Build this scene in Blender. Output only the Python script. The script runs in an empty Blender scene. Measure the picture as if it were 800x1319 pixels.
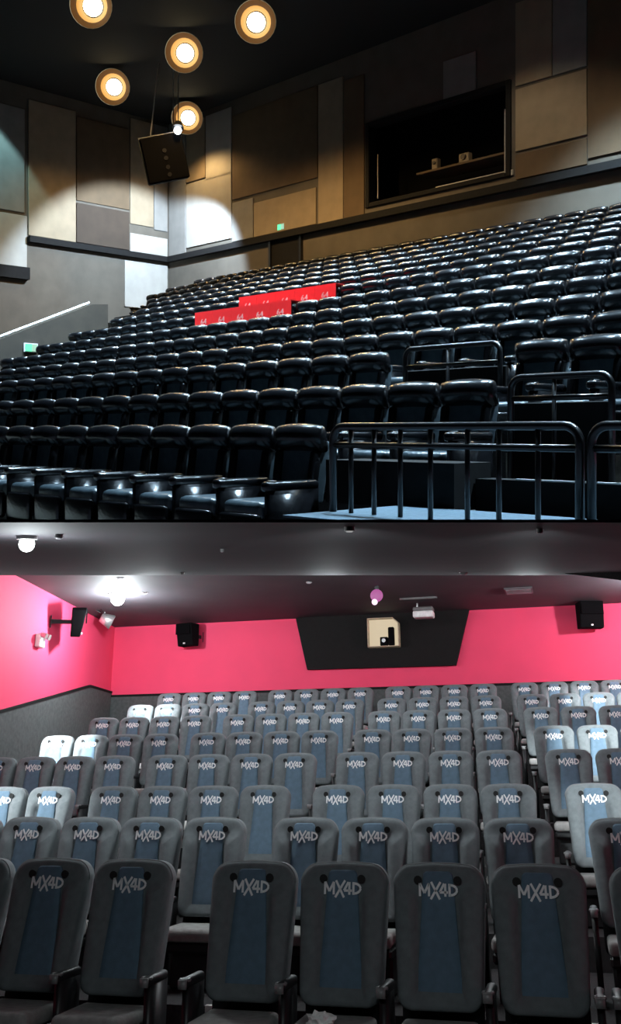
import bpy, bmesh, math, random
from mathutils import Vector, Matrix
random.seed(7)
sc = bpy.context.scene
C = sc.collection
# ---------------------------------------------------------------- camera
F, CX, HY, CAMZ = 1250.0, 400.0, 555.0, 9.0      # focal length in px, principal point, camera height
CAM = Vector((0, 0, CAMZ))
cd = bpy.data.cameras.new('camera'); cam = bpy.data.objects.new('camera', cd); C.objects.link(cam)
cam.location = CAM; cam.rotation_euler = (math.pi / 2, 0, 0)
cd.sensor_fit = 'VERTICAL'; cd.sensor_height = 36.0; cd.lens = F * 36.0 / 1319.0
cd.shift_y = -(659.5 - HY) / 1319.0
cd.clip_end = 200
sc.camera = cam
# ---------------------------------------------------------------- world, exposure
w = bpy.data.worlds.new('world'); sc.world = w; w.use_nodes = True
w.node_tree.nodes['Background'].inputs[0].default_value = (0.5, 0.6, 0.8, 1)
w.node_tree.nodes['Background'].inputs[1].default_value = 0.004
vs = sc.view_settings
vs.view_transform = 'Standard'; vs.look = 'None'; vs.gamma = 1.0; vs.use_curve_mapping = False
vs.exposure = 0.0

# ---------------------------------------------------------------- two room frames
# upper hall: upright; U runs along the rows (towards the camera on the right), V goes up the rake
L = math.hypot(1220.0, F)
UX, UD = 1220.0 / L, F / L
XV = -820.0
U = Vector((UX, -UD, 0)); V = Vector((UD, UX, 0)); Z = Vector((0, 0, 1))
def up(u, D, z): return CAM + U * u + V * D + Z * z
def u_at(x, D):
    d = D * F / (UD * (x - XV)); return ((x - CX) * d / F - UD * D) / UX
def z_at(x, y, D):
    return (HY - y) * D / (UD * (x - XV))
def left_at(x, y, u):
    d = u / ((x - CX) / F * UX - UD)
    p = Vector(((x - CX) * d / F, d, (HY - y) * d / F))
    return p.dot(V), p.z                                   # D, z on the plane u = const
MU = Matrix((U, V, Z)).transposed().to_4x4()
# lower hall: its own frame
LU = Vector((5200, -1250, 490)).normalized()
LV = Vector((344, 1250, -465)).normalized(); LV = (LV - LU * LV.dot(LU)).normalized()
LW = LU.cross(LV).normalized()
ML = Matrix((LU, LV, LW)).transposed().to_4x4()
def ray(x, y): return Vector(((x - CX) / F, 1.0, (HY - y) / F))
def hit(x, y, p0, n):
    r = ray(x, y); return CAM + r * ((p0 - CAM).dot(n) / r.dot(n))
def proj(p):
    q = p - CAM; return CX + F * q.x / q.y, HY - F * q.z / q.y

# ---------------------------------------------------------------- materials
MATS = {}
def mat(name, col, rough=0.6, metal=0.0, var=0.15, scale=12.0, bump=0.0, bscale=None, emit=None, estr=0.0, coat=0.0, spec=0.5):
    if name in MATS: return MATS[name]
    m = bpy.data.materials.new(name); m.use_nodes = True
    nt = m.node_tree; b = nt.nodes['Principled BSDF']
    b.inputs['Roughness'].default_value = rough; b.inputs['Metallic'].default_value = metal
    b.inputs['Specular IOR Level'].default_value = spec
    b.inputs['Coat Weight'].default_value = coat; b.inputs['Coat Roughness'].default_value = 0.25
    tc = nt.nodes.new('ShaderNodeTexCoord'); nz = nt.nodes.new('ShaderNodeTexNoise')
    nz.inputs['Scale'].default_value = scale; nz.inputs['Detail'].default_value = 4
    nt.links.new(tc.outputs['Object'], nz.inputs['Vector'])
    rp = nt.nodes.new('ShaderNodeValToRGB')
    rp.color_ramp.elements[0].position = 0.3; rp.color_ramp.elements[1].position = 0.7
    rp.color_ramp.elements[0].color = tuple(c * (1 - var) for c in col) + (1,)
    rp.color_ramp.elements[1].color = tuple(min(1, c * (1 + var)) for c in col) + (1,)
    nt.links.new(nz.outputs['Fac'], rp.inputs['Fac']); nt.links.new(rp.outputs['Color'], b.inputs['Base Color'])
    if bump:
        n2 = nt.nodes.new('ShaderNodeTexNoise'); n2.inputs['Scale'].default_value = bscale or scale * 8
        nt.links.new(tc.outputs['Object'], n2.inputs['Vector'])
        bp = nt.nodes.new('ShaderNodeBump'); bp.inputs['Strength'].default_value = bump; bp.inputs['Distance'].default_value = 0.01
        nt.links.new(n2.outputs['Fac'], bp.inputs['Height']); nt.links.new(bp.outputs['Normal'], b.inputs['Normal'])
    if emit:
        b.inputs['Emission Color'].default_value = tuple(emit) + (1,); b.inputs['Emission Strength'].default_value = estr
    MATS[name] = m
    return m
LEATHER = mat('black_leather', (0.003, 0.0032, 0.004), 0.25, var=0.35, scale=9, bump=0.2, bscale=22)
LEATHER_LIT = mat('black_leather_lit', (0.040, 0.056, 0.066), 0.32, var=0.35, scale=7, bump=0.6, bscale=11, coat=0.2)  # paler teal: light on backrests and cushions put into the colour
PLASTIC = mat('black_plastic', (0.010, 0.010, 0.011), 0.45)
METALBLK = mat('black_paint_metal', (0.008, 0.008, 0.009), 0.3, coat=0.2)
CARPET = mat('dark_carpet', (0.022, 0.021, 0.022), 0.95, var=0.4, scale=30, bump=0.4)
CARPETL = mat('pale_patterned_carpet', (0.20, 0.19, 0.16), 0.95, var=0.5, scale=7, bump=0.3)
BLUECARP = mat('blue_grey_carpet', (0.07, 0.11, 0.14), 0.95, var=0.2, scale=20, bump=0.3)
CEILBLK = mat('black_ceiling', (0.006, 0.006, 0.006), 0.9)
WALLU = mat('taupe_wall_fabric', (0.10, 0.088, 0.07), 0.9, var=0.12, scale=1.5, bump=0.15, bscale=60)
TONES = {
    'light': mat('panel_light_grey', (0.34, 0.33, 0.30), 0.9, var=0.08, scale=2, bump=0.15, bscale=60),
    'beige': mat('panel_beige', (0.25, 0.20, 0.135), 0.9, var=0.1, scale=2, bump=0.15, bscale=60),
    'brown': mat('panel_brown', (0.10, 0.068, 0.038), 0.9, var=0.12, scale=2, bump=0.15, bscale=60),
    'dark': mat('panel_dark_brown', (0.045, 0.032, 0.022), 0.9, var=0.12, scale=2, bump=0.15, bscale=60),
    'grey': mat('panel_mid_grey', (0.20, 0.195, 0.18), 0.9, var=0.1, scale=2, bump=0.15, bscale=60),
}
RED = mat('red_cloth', (0.80, 0.008, 0.008), 0.6, var=0.06, scale=6)
WHITE = mat('white_print', (0.85, 0.85, 0.85), 0.6, var=0.02)
PINKPRINT = mat('pale_pink_print', (0.80, 0.32, 0.28), 0.6, var=0.02)
PINK = mat('pink_wall_paint', (0.84, 0.055, 0.145), 0.75, var=0.04, scale=1.2)
GREYWALL = mat('charcoal_wall_carpet', (0.075, 0.08, 0.08), 0.95, var=0.2, scale=14, bump=0.3)
CEILL = mat('dark_grey_ceiling', (0.045, 0.040, 0.048), 0.75, var=0.15, scale=1.0)
BULKBLK = mat('matt_black_board', (0.009, 0.009, 0.009), 0.85, spec=0.2)
FABRIC = mat('charcoal_seat_fabric', (0.138, 0.155, 0.162), 0.9, var=0.12, scale=20, bump=0.35, bscale=240)
FABRICB = mat('blue_grey_seat_fabric', (0.105, 0.165, 0.225), 0.9, var=0.1, scale=20, bump=0.35, bscale=240)
PIPE = mat('grey_piping', (0.17, 0.175, 0.18), 0.8)
HOLE = mat('dark_hole', (0.008, 0.008, 0.008), 0.8)
CUSH = mat('grey_cushion_fabric', (0.30, 0.29, 0.28), 0.9, var=0.15, scale=20, bump=0.3)
NOSE = mat('pale_step_nosing', (0.62, 0.62, 0.60), 0.6)
STEEL = mat('brushed_metal', (0.55, 0.55, 0.55), 0.35, metal=0.8)
WHITEBOX = mat('white_plastic', (0.75, 0.75, 0.74), 0.5)
SPKBLK = mat('speaker_black', (0.003, 0.003, 0.0035), 0.9, spec=0.06)
GRILLE = mat('speaker_grille', (0.002, 0.002, 0.0025), 0.9, spec=0.06, bump=0.5, bscale=120)
TISSUE = mat('tissue_paper', (0.8, 0.8, 0.78), 0.9)
def emitter(name, col, s): return mat(name, (0.03, 0.03, 0.03), 0.6, emit=col, estr=s)
WARM_HOT = emitter('warm_lamp_bulb', (1.0, 0.84, 0.50), 9.0)
WARM_GLOW = emitter('warm_lamp_glow', (0.80, 0.33, 0.03), 1.0)  # amber bloom round the lamps, put into emission
WARM_HALO = emitter('warm_lamp_halo', (0.11, 0.038, 0.004), 1.0)  # dim outer edge of that bloom, also emission
COOL_HOT = emitter('cool_lamp_bulb', (0.85, 0.93, 1.0), 9.0)
ADDED_COOL_LENS = emitter('added_cool_lens', (0.80, 0.92, 1.0), 1.2)  # lens of the added, unseen cool downlights
GREEN = emitter('green_exit_light', (0.10, 0.85, 0.38), 1.6)
SIGNW = emitter('exit_sign_white', (0.55, 1.0, 0.72), 0.7)
PORTLIT = emitter('lit_booth_interior', (1.0, 0.82, 0.55), 0.62)
MAGENTA = emitter('magenta_lens', (0.75, 0.16, 0.55), 0.55)
MAGHOT = emitter('pink_white_lens', (1.0, 0.7, 0.95), 1.6)

# ---------------------------------------------------------------- mesh helpers
def mesh_from(bm, name, m, smooth=False):
    bmesh.ops.recalc_face_normals(bm, faces=bm.faces)
    me = bpy.data.meshes.new(name); bm.to_mesh(me); bm.free()
    if m: me.materials.append(m)
    if smooth: me.shade_smooth()
    return me
def box(bm, x0, x1, y0, y1, z0, z1, bev=0.0, seg=2):
    r = bmesh.ops.create_cube(bm, size=1.0)
    vs_ = r['verts']
    for v in vs_:
        v.co = Vector(((x0 + x1) / 2 + v.co.x * (x1 - x0), (y0 + y1) / 2 + v.co.y * (y1 - y0), (z0 + z1) / 2 + v.co.z * (z1 - z0)))
    if bev:
        es = {e for v in vs_ for e in v.link_edges}
        bmesh.ops.bevel(bm, geom=list(es), offset=bev, segments=seg, profile=0.5, affect='EDGES')
def box_mesh(name, m, x0, x1, y0, y1, z0, z1, bev=0.0, seg=2, smooth=None):
    bm = bmesh.new(); box(bm, x0, x1, y0, y1, z0, z1, bev, seg)
    return mesh_from(bm, name, m, bool(bev) if smooth is None else smooth)
def cyl(bm, p0, p1, r0, r1=None, seg=12, caps=True):
    p0, p1 = Vector(p0), Vector(p1); r1 = r0 if r1 is None else r1
    a = (p1 - p0).normalized(); s = a.orthogonal().normalized(); t = a.cross(s)
    A, B = [], []
    for i in range(seg):
        c, q = math.cos(2 * math.pi * i / seg), math.sin(2 * math.pi * i / seg)
        A.append(bm.verts.new(p0 + (s * c + t * q) * r0)); B.append(bm.verts.new(p1 + (s * c + t * q) * r1))
    for i in range(seg):
        bm.faces.new((A[i], A[(i + 1) % seg], B[(i + 1) % seg], B[i]))
    if caps:
        bm.faces.new(A[::-1]); bm.faces.new(B)
def tube(bm, pts, r, seg=8):
    pts = [Vector(p) for p in pts]; rings = []
    n = None
    for i, p in enumerate(pts):
        t = (pts[min(i + 1, len(pts) - 1)] - pts[max(i - 1, 0)]).normalized()
        if n is None: n = t.orthogonal().normalized()
        n = (n - t * n.dot(t)).normalized(); b = t.cross(n)
        rings.append([bm.verts.new(p + (n * math.cos(2 * math.pi * k / seg) + b * math.sin(2 * math.pi * k / seg)) * r) for k in range(seg)])
    for A, B in zip(rings, rings[1:]):
        for k in range(seg): bm.faces.new((A[k], A[(k + 1) % seg], B[(k + 1) % seg], B[k]))
    bm.faces.new(rings[0][::-1]); bm.faces.new(rings[-1])
def torus(bm, c, R, r, seg=14, rs=6, axis='z'):
    rings = []
    for i in range(seg):
        a = 2 * math.pi * i / seg; ring = []
        for k in range(rs):
            b = 2 * math.pi * k / rs
            p = Vector(((R + r * math.cos(b)) * math.cos(a), (R + r * math.cos(b)) * math.sin(a), r * math.sin(b)))
            if axis == 'y': p = Vector((p.x, p.z, p.y))
            ring.append(bm.verts.new(Vector(c) + p))
        rings.append(ring)
    for i in range(seg):
        A, B = rings[i], rings[(i + 1) % seg]
        for k in range(rs): bm.faces.new((A[k], A[(k + 1) % rs], B[(k + 1) % rs], B[k]))
def rrect(w0, w1, z0, z1, rt, rb, crown=0.0, n=5):
    """rounded outline, w0 wide at the bottom, w1 at the top; crown lifts the middle of the top edge"""
    pts = []
    for sx, zz, wd, r, a0 in ((1, z0, w0, rb, -90), (1, z1, w1, rt, 0), (-1, z1, w1, rt, 90), (-1, z0, w0, rb, 180)):
        cx = sx * (wd / 2 - r); cz = zz + (r if zz == z0 else -r)
        for i in range(n):
            a = math.radians(a0 + 90 * i / (n - 1)); pts.append([cx + r * math.cos(a), cz + r * math.sin(a)])
        if sx == 1 and zz == z1 and crown:
            for k in range(1, 4): pts.append([cx - 2 * cx * k / 4, z1])
    if crown:
        for p in pts:
            if p[1] > z1 - 1e-6 or p[1] > z1 - rt: p[1] += crown * max(0, 1 - (2 * p[0] / w1) ** 2)
    return pts
def plate(name, m, outline, rings, warp=None, center=None):
    """stack of scaled outlines (scale, y); closed with centre points"""
    bm = bmesh.new()
    cx = sum(p[0] for p in outline) / len(outline); cz = (min(p[1] for p in outline) + max(p[1] for p in outline)) / 2
    if center: cx, cz = center
    R = []
    for s, y in rings:
        R.append([bm.verts.new((cx + (p[0] - cx) * s, y, cz + (p[1] - cz) * s)) for p in outline])
    n = len(outline)
    for A, B in zip(R, R[1:]):
        for k in range(n): bm.faces.new((A[k], A[(k + 1) % n], B[(k + 1) % n], B[k]))
    for ring, y in ((R[0], rings[0][1]), (R[-1], rings[-1][1])):
        c = bm.verts.new((cx, y, cz))
        for k in range(n): bm.faces.new((ring[k], ring[(k + 1) % n], c))
    if warp:
        for v in bm.verts: v.co = Vector(warp(*v.co))
    return mesh_from(bm, name, m, True)
def text_mesh(name, body, size, m, extrude=0.002, sx=1.0, shear=0.0, off=0.0):
    cu = bpy.data.curves.new('t', 'FONT'); cu.body = body; cu.size = size; cu.extrude = extrude
    cu.align_x = 'CENTER'; cu.align_y = 'CENTER'; cu.shear = shear; cu.offset = off; cu.resolution_u = 2
    o = bpy.data.objects.new('t', cu); C.objects.link(o)
    bpy.context.view_layer.update()
    me = bpy.data.meshes.new_from_object(o.evaluated_get(bpy.context.evaluated_depsgraph_get()))
    bpy.data.objects.remove(o); bpy.data.curves.remove(cu)
    for v in me.vertices: v.co = Vector((v.co.x * sx, -v.co.z, v.co.y))     # stand it up, facing -y
    me.name = name; me.materials.clear(); me.materials.append(m)
    return me
def obj(name, me, parent=None, M=None):
    o = bpy.data.objects.new(name, me); C.objects.link(o)
    if parent: o.parent = parent
    if M is not None: o.matrix_local = M
    return o
def tag(o, label, cat, group=None):
    o['label'] = label; o['category'] = cat
    if group: o['group'] = group
    return o
def thing(name, label, cat, M, group=None):
    return tag(obj(name, None, None, M), label, cat, group)
def struct(name, me, label=None, M=None, parent=None):
    o = obj(name, me, parent, M)
    if not parent: o['kind'] = 'structure'
    if label: o['label'] = label
    return o
def poly_slab(name, m, pts, n, t):
    """flat polygon pts (world), thickened by t along n; origin at the first point"""
    o0 = pts[0].copy(); bm = bmesh.new()
    A = [bm.verts.new(p - o0) for p in pts]; B = [bm.verts.new(p - o0 + n * t) for p in pts]
    bm.faces.new(A); bm.faces.new(B[::-1])
    for i in range(len(pts)): bm.faces.new((A[i], B[i], B[(i + 1) % len(pts)], A[(i + 1) % len(pts)]))
    return mesh_from(bm, name, m), Matrix.Translation(o0)
def at(M3, p): return Matrix.Translation(p) @ M3
def light(name, kind, loc, energy, col, target=None, size=0.1, spot=60, blend=0.3):
    l = bpy.data.lights.new(name, kind); l.energy = energy; l.color = col
    if kind == 'AREA': l.size = size
    else: l.shadow_soft_size = size
    if kind == 'SPOT': l.spot_size = math.radians(spot); l.spot_blend = blend
    o = bpy.data.objects.new(name, l); C.objects.link(o); o.location = loc
    if target is not None: o.rotation_euler = (Vector(target) - Vector(loc)).to_track_quat('-Z', 'Y').to_euler()
    return o
ORD = ['first', 'second', 'third', 'fourth', 'fifth', 'sixth', 'seventh', 'eighth', 'ninth', 'tenth', 'eleventh', 'twelfth', 'thirteenth', 'fourteenth',
       'fifteenth', 'sixteenth', 'seventeenth', 'eighteenth', 'nineteenth', 'twentieth'] + ['twenty-' + o for o in ('first', 'second', 'third', 'fourth', 'fifth', 'sixth', 'seventh', 'eighth', 'ninth')] + ['thirtieth'] + ['thirty-' + o for o in ('first', 'second', 'third', 'fourth', 'fifth', 'sixth', 'seventh', 'eighth', 'ninth')]

# ================================================================ UPPER HALL
# row: D (distance across the rows), z of headrest tops (relative to the eye)
ZT = [0.06, 0.456, 0.905, 1.28, 1.70, 2.13, 2.57, 3.03, 3.45, 3.87, 4.28, 4.72, 5.15, 5.58]
DR = [5.85, 7.05, 8.35] + [9.6 + 1.25 * i for i in range(11)]
SH = 1.09                                             # seat height to headrest top
SP = 0.62                                             # seat pitch
LEFTX = [-45, -45, -45, -45, -2, 48, 93, 133, 171, 186, 190, 190, 214, 250]
WD, WU, CEIL = 23.9, None, 12.7
WU = u_at(217, WD)                                    # left wall plane
UR = 3.5
# tiers
def tier(u0, u1, D0, D1, z0, z1, m, name='floor', bev=0):
    me = box_mesh(name, m, 0, u1 - u0, 0, D1 - D0, z0 - z1, 0)
    return struct(name, me, None, at(MU, up(u0, D0, z1)))
FL = [z - SH for z in ZT]
for r in range(14):
    D0 = DR[r] - 0.82; D1 = (DR[r + 1] - 0.82) if r < 13 else WD
    ul = u_at(LEFTX[r], DR[r]) - 0.5 if LEFTX[r] > -40 else WU
    if r >= 9: ul = WU
    ur = u_at(960, DR[r])
    if r == 0: ur = u_at(440, DR[0] - 0.4)
    tier(ul, ur, D0, D1 - 0.002, FL[r] - (0.015 if r == 0 else 0.40), FL[r], CARPET)
# foyer floor in front of the first row and the aisle behind the left parapet
tier(WU, u_at(60, 5.0), 3.9, 5.02, FL[0] - 0.05, FL[0] - 0.012, CARPETL)
tier(WU, u_at(-2, DR[4]) - 0.55, DR[4] - 0.8, WD, FL[4] - 0.5, FL[4] - 0.45, CARPET)
# walls and ceiling
ZB = -3.5
bu0, bu1 = u_at(476, WD) - WU, u_at(654, WD) - WU; bz0, bz1 = z_at(476, 263, WD) - ZB, z_at(476, 163, WD) - ZB
bm = bmesh.new(); ue = u_at(900, WD) - WU; he = CEIL - ZB
for b in ((0, bu0, 0, 0.3, 0, he), (bu1, ue, 0, 0.3, 0, he), (bu0, bu1, 0, 0.3, 0, bz0), (bu0, bu1, 0, 0.3, bz1, he)): box(bm, *b)
wb = struct('wall_back', mesh_from(bm, 'wall_back', WALLU), None, at(MU, up(WU, WD, ZB)))
wl = struct('wall_left', box_mesh('wall_left', WALLU, -0.3, 0, 0, WD + 0.3 - 2.0, 0, CEIL - ZB), None, at(MU, up(WU, 2.0, ZB)))
struct('ceiling', box_mesh('ceiling', CEILBLK, 0, 30, 0, WD, 0, 0.3), None, at(MU, up(WU - 0.3, 0.3, CEIL)))
def back_rect(x0, x1, yt, yb):
    """pixel box on the back wall (heights read at x0) -> u0, u1, z0, z1"""
    return u_at(x0, WD), u_at(x1, WD), z_at(x0, yb, WD), z_at(x0, yt, WD)
def left_rect(x0, x1, yt, yb):
    D0, za = left_at(x0, yt, WU); _, zb = left_at(x0, yb, WU); D1, _ = left_at(x1, yt, WU)
    return D0, D1, zb, za
def back_panel(x0, x1, yt, yb, tone, t=0.05):
    u0, u1, z0, z1 = back_rect(x0, x1, yt, yb); z1 = min(z1, CEIL - 0.02)
    o = obj('acoustic_panel', box_mesh('acoustic_panel', TONES[tone], 0, u1 - u0, -t, 0, 0, z1 - z0, 0.012, 1, False), wb)
    o.location = (u0 - WU, 0, z0 - ZB); return o
def left_panel(x0, x1, yt, yb, tone, t=0.05):
    D0, D1, z0, z1 = left_rect(x0, x1, yt, yb)
    o = obj('acoustic_panel', box_mesh('acoustic_panel', TONES[tone], 0, t, 0, D1 - D0, 0, z1 - z0, 0.012, 1, False), wl)
    o.location = (0, D0 - 2.0, z0 - ZB); return o
back_panel(218.5, 240, 150, 333, 'grey')
back_panel(241, 265, 160, 236, 'beige')
back_panel(241, 299, 238, 320, 'light')
back_panel(266, 299, 150, 234, 'light')
back_panel(300, 410, 150, 258, 'brown')
back_panel(328, 408, 262, 306, 'beige')
back_panel(300, 327, 262, 312, 'grey')
back_panel(411, 443, 110, 293, 'beige')
back_panel(444, 470, 105, 285, 'brown')
back_panel(572, 614, 80, 132, 'grey')
back_panel(665, 712, 5, 112, 'beige')
back_panel(713, 757, -10, 98, 'grey')
back_panel(665, 757, 116, 196, 'beige')
back_panel(665, 757, 200, 232, 'brown')
back_panel(758, 830, -40, 205, 'brown')
back_panel(562, 662, 241, 248, 'light')
left_panel(-60, 31, 118, 259, 'grey')
left_panel(-60, 34, 263, 336, 'light')
left_panel(36, 97, 128, 303, 'beige')
left_panel(98, 166, 150, 258, 'brown')
left_panel(98, 166, 261, 312, 'dark')
left_panel(167, 197, 152, 288, 'beige')
left_panel(167, 215, 300, 326, 'light')
left_panel(160, 215, 335, 395, 'light')
left_panel(198, 215, 160, 296, 'grey')
# black ledge round both walls
zl = z_at(217, 334, WD)
def trim(name, me, M): return struct(name, me, None, M)
trim('trim_1', box_mesh('trim_1', BULKBLK, 0, u_at(900, WD) - WU, -0.22, 0, -0.16, 0.06), at(MU, up(WU, WD, zl)))
D35, _ = left_at(35, 306, WU)
trim('trim_2', box_mesh('trim_2', BULKBLK, 0, 0.22, D35, WD - 0.22, -0.16, 0.06), at(MU, up(WU, 0, zl)))
Dm, zm = left_at(20, 348, WU)
trim('trim_3', box_mesh('trim_3', BULKBLK, 0, 0.22, D35 - 6, D35, -0.32, 0.12), at(MU, up(WU, 0, zm)))
# doorway under the ledge, its dark recess painted as a black slab, exit sign above it
u0, u1, z0, z1 = back_rect(351, 388, 308, 352)
d1 = struct('doorway_shade_1', box_mesh('doorway_shade_1', BULKBLK, 0, u1 - u0, -0.04, 0, 0, z1 - z0), None, at(MU, up(u0, WD, z0)))
for a, b in ((-0.1, 0.0), (u1 - u0, u1 - u0 + 0.1)):
    obj('door_frame', box_mesh('door_frame', METALBLK, a, b, -0.12, 0, 0, z1 - z0), d1)
# projection-booth window
u0, z0 = WU + bu0, ZB + bz0
wdt, hgt = bu1 - bu0, bz1 - bz0
BOOTH = mat('booth_dark', (0.006, 0.006, 0.007), 0.9, spec=0.05)
bm = bmesh.new()
for b in ((-0.3, wdt + 0.3, 1.5, 1.55, -0.3, hgt + 0.3), (-0.35, -0.3, 0.3, 1.55, -0.3, hgt + 0.3), (wdt + 0.3, wdt + 0.35, 0.3, 1.55, -0.3, hgt + 0.3), (-0.3, wdt + 0.3, 0.3, 1.55, -0.35, -0.3), (-0.3, wdt + 0.3, 0.3, 1.55, hgt + 0.3, hgt + 0.35)): box(bm, *b)
w1 = struct('window_1', mesh_from(bm, 'window_1', BOOTH), None, at(MU, up(u0, WD, z0)))
for b in ((-0.14, 0.03, -0.08, 0.29, -0.12, hgt + 0.12), (wdt - 0.03, wdt + 0.14, -0.08, 0.29, -0.12, hgt + 0.12), (0.03, wdt - 0.03, -0.08, 0.29, hgt - 0.03, hgt + 0.12), (0.03, wdt - 0.03, -0.08, 0.29, -0.12, 0.03)):
    obj('window_frame', box_mesh('window_frame', BULKBLK, *b, 0.02, 1, False), w1)
obj('window_bead', box_mesh('window_bead', mat('grey_edge', (0.25, 0.25, 0.25), 0.4), wdt - 0.05, wdt - 0.02, -0.10, -0.06, 0.0, hgt * 0.72), w1)
obj('window_bead', box_mesh('window_bead', MATS['grey_edge'], 0.30, 0.33, 0.05, 0.09, 0.15, hgt * 0.62), w1)
obj('shelf', box_mesh('shelf', TONES['brown'], wdt * 0.33, wdt * 0.98, 0.25, 1.2, hgt * 0.26, hgt * 0.285), w1)
def booth_device(fx, wd_, h_, lab):
    t = thing('booth_device', lab, 'device', at(MU, up(u0 + wdt * fx, WD + 0.45, z0 + hgt * 0.285 + 0.002)))
    obj('body', box_mesh('body', mat('device_tan', (0.20, 0.16, 0.10), 0.5), -wd_ / 2, wd_ / 2, -0.1, 0.1, 0, h_, 0.02, 1, False), t)
    bm = bmesh.new(); cyl(bm, (0, -0.14, h_ * 0.6), (0, -0.1, h_ * 0.6), wd_ * 0.25)
    obj('lens', mesh_from(bm, 'lens', PLASTIC), t)
booth_device(0.45, 0.22, 0.36, 'small upright device on the booth shelf near its end')
booth_device(0.66, 0.38, 0.30, 'boxy tan projector on the dark booth shelf')

# left parapet with pale handrail
PU = u_at(-2, DR[4]) - 2.6
Da, za = left_at(118, 392, PU); Db, zb_ = left_at(0, 437, PU)
sl = (za - zb_) / (Da - Db); Dn = Db - 5
pts = [up(PU, Dn, FL[4] - 0.45), up(PU, Da + 0.55, FL[4] - 0.45), up(PU, Da + 0.55, za + 0.05), up(PU, Da, za), up(PU, Dn, zb_ - 5 * sl)]
me, M = poly_slab('wall_parapet', mat('parapet_brown', (0.030, 0.022, 0.014), 0.85, var=0.2, scale=3), pts, -U, 0.25)
struct('wall_parapet', me, None, M)
t = thing('handrail', 'pale sloping handrail along the top of the brown parapet', 'handrail', at(MU, up(PU - 0.12, Dn, zb_ - 5 * sl + 0.06)))
bm = bmesh.new(); tube(bm, [(0, 0, 0), (0, Da - Dn, (Da - Dn) * sl)], 0.035)
obj('rail', mesh_from(bm, 'rail', mat('pale_rail', (0.75, 0.78, 0.80), 0.4), True), t)
for k in range(8):
    f = (k + 0.3) / 8 * (Da - Dn)
    bm = bmesh.new(); cyl(bm, (0, f, f * sl - 0.07), (0, f, f * sl), 0.014, seg=6); obj('bracket', mesh_from(bm, 'bracket', STEEL), t)
def exit_sign(M, lab, wd_, hg):
    t = thing('exit_sign', lab, 'exit sign', M)
    obj('housing', box_mesh('housing', WHITEBOX, -wd_ / 2 - 0.02, wd_ / 2 + 0.02, -0.05, 0, -hg / 2 - 0.02, hg / 2 + 0.02), t)
    obj('face', box_mesh('face', GREEN, -wd_ / 2, 0.05 * wd_, -0.06, -0.05, -hg / 2, hg / 2), t)
    obj('face', box_mesh('face', SIGNW, 0.05 * wd_, wd_ / 2, -0.06, -0.05, -hg / 2, hg / 2), t)
exit_sign(at(MU, up(u_at(363, WD), WD, z_at(363, 292.5, WD))), 'green exit sign on the wall above the dark doorway', 0.34, 0.2)
De, ze = left_at(39, 448, PU)
exit_sign(at(MU @ Matrix.Rotation(math.pi / 2, 4, 'Z'), up(PU + 0.002, De, ze)), 'green exit sign on the brown parapet below the handrail', 0.36, 0.2)

# ---- recliner prototype meshes (x along the row, y towards the back, z up)
def headrest_mesh():
    bm = bmesh.new(); n, k = 16, 10; rings = []
    for i in range(k + 1):
        s = -1 + 2 * i / k; x = 0.285 * math.copysign(abs(s) ** 0.85, s)
        f = (1 - abs(s) ** 4) ** 0.5 if abs(s) < 1 else 0.0
        f = max(f, 0.35)
        ring = []
        for j in range(n):
            a = 2 * math.pi * j / n; c, q = math.cos(a), math.sin(a)
            y = 0.125 * c * f; z = 0.125 * math.copysign(abs(q) ** 0.9, q) * (0.80 + 0.20 * f)
            ring.append(bm.verts.new((x, y - 0.045 + 0.35 * (0 if z > 0 else -z), 0.965 + z + 0.006 * math.cos(math.pi * s))))
        rings.append(ring)
    for A, B in zip(rings, rings[1:]):
        for j in range(n): bm.faces.new((A[j], A[(j + 1) % n], B[(j + 1) % n], B[j]))
    bm.faces.new(rings[0][::-1]); bm.faces.new(rings[-1])
    return mesh_from(bm, 'headrest', LEATHER, True)
def lean(x, y, z): return (x, y - 0.16 * max(0, 0.95 - z), z)
UM = {
    'base': box_mesh('base', PLASTIC, -0.22, 0.22, -0.62, 0.0, 0.0, 0.30, 0.02, 1, False),
    'seat_cushion': box_mesh('seat_cushion', LEATHER_LIT, -0.245, 0.245, -0.72, -0.10, 0.30, 0.46, 0.055, 3),
    'leg_rest': box_mesh('leg_rest', LEATHER, -0.24, 0.24, -0.765, -0.69, 0.06, 0.36, 0.03, 2),
    'backrest': plate('backrest', LEATHER_LIT, rrect(0.46, 0.50, 0.40, 0.95, 0.05, 0.03), [(0.96, 0.1), (1.0, 0.07), (1.0, 0.0), (0.95, -0.035), (0.75, -0.05), (0.35, -0.03)], lean),
    'headrest': headrest_mesh(),
    'armrest': None,
}
def bolster(s):
    bm = bmesh.new(); box(bm, s * 0.215 - 0.038, s * 0.215 + 0.038, -0.10, 0.0, 0.44, 0.865, 0.03, 2)
    for v in bm.verts: v.co = Vector(lean(*v.co)); v.co.x += s * 0.03 * (v.co.z - 0.65)
    return mesh_from(bm, 'side_bolster', LEATHER, True)
BOL = [bolster(-1), bolster(1)]
bm = bmesh.new(); box(bm, -0.055, 0.055, -0.74, -0.16, 0.545, 0.625, 0.032, 3); box(bm, -0.035, 0.035, -0.70, -0.16, 0.0, 0.56)
UM['armrest'] = mesh_from(bm, 'armrest', LEATHER, True)
bm = bmesh.new(); torus(bm, (0, -0.655, 0.625), 0.036, 0.008)
UM['cup_holder'] = mesh_from(bm, 'cup_holder', METALBLK, True)
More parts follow.
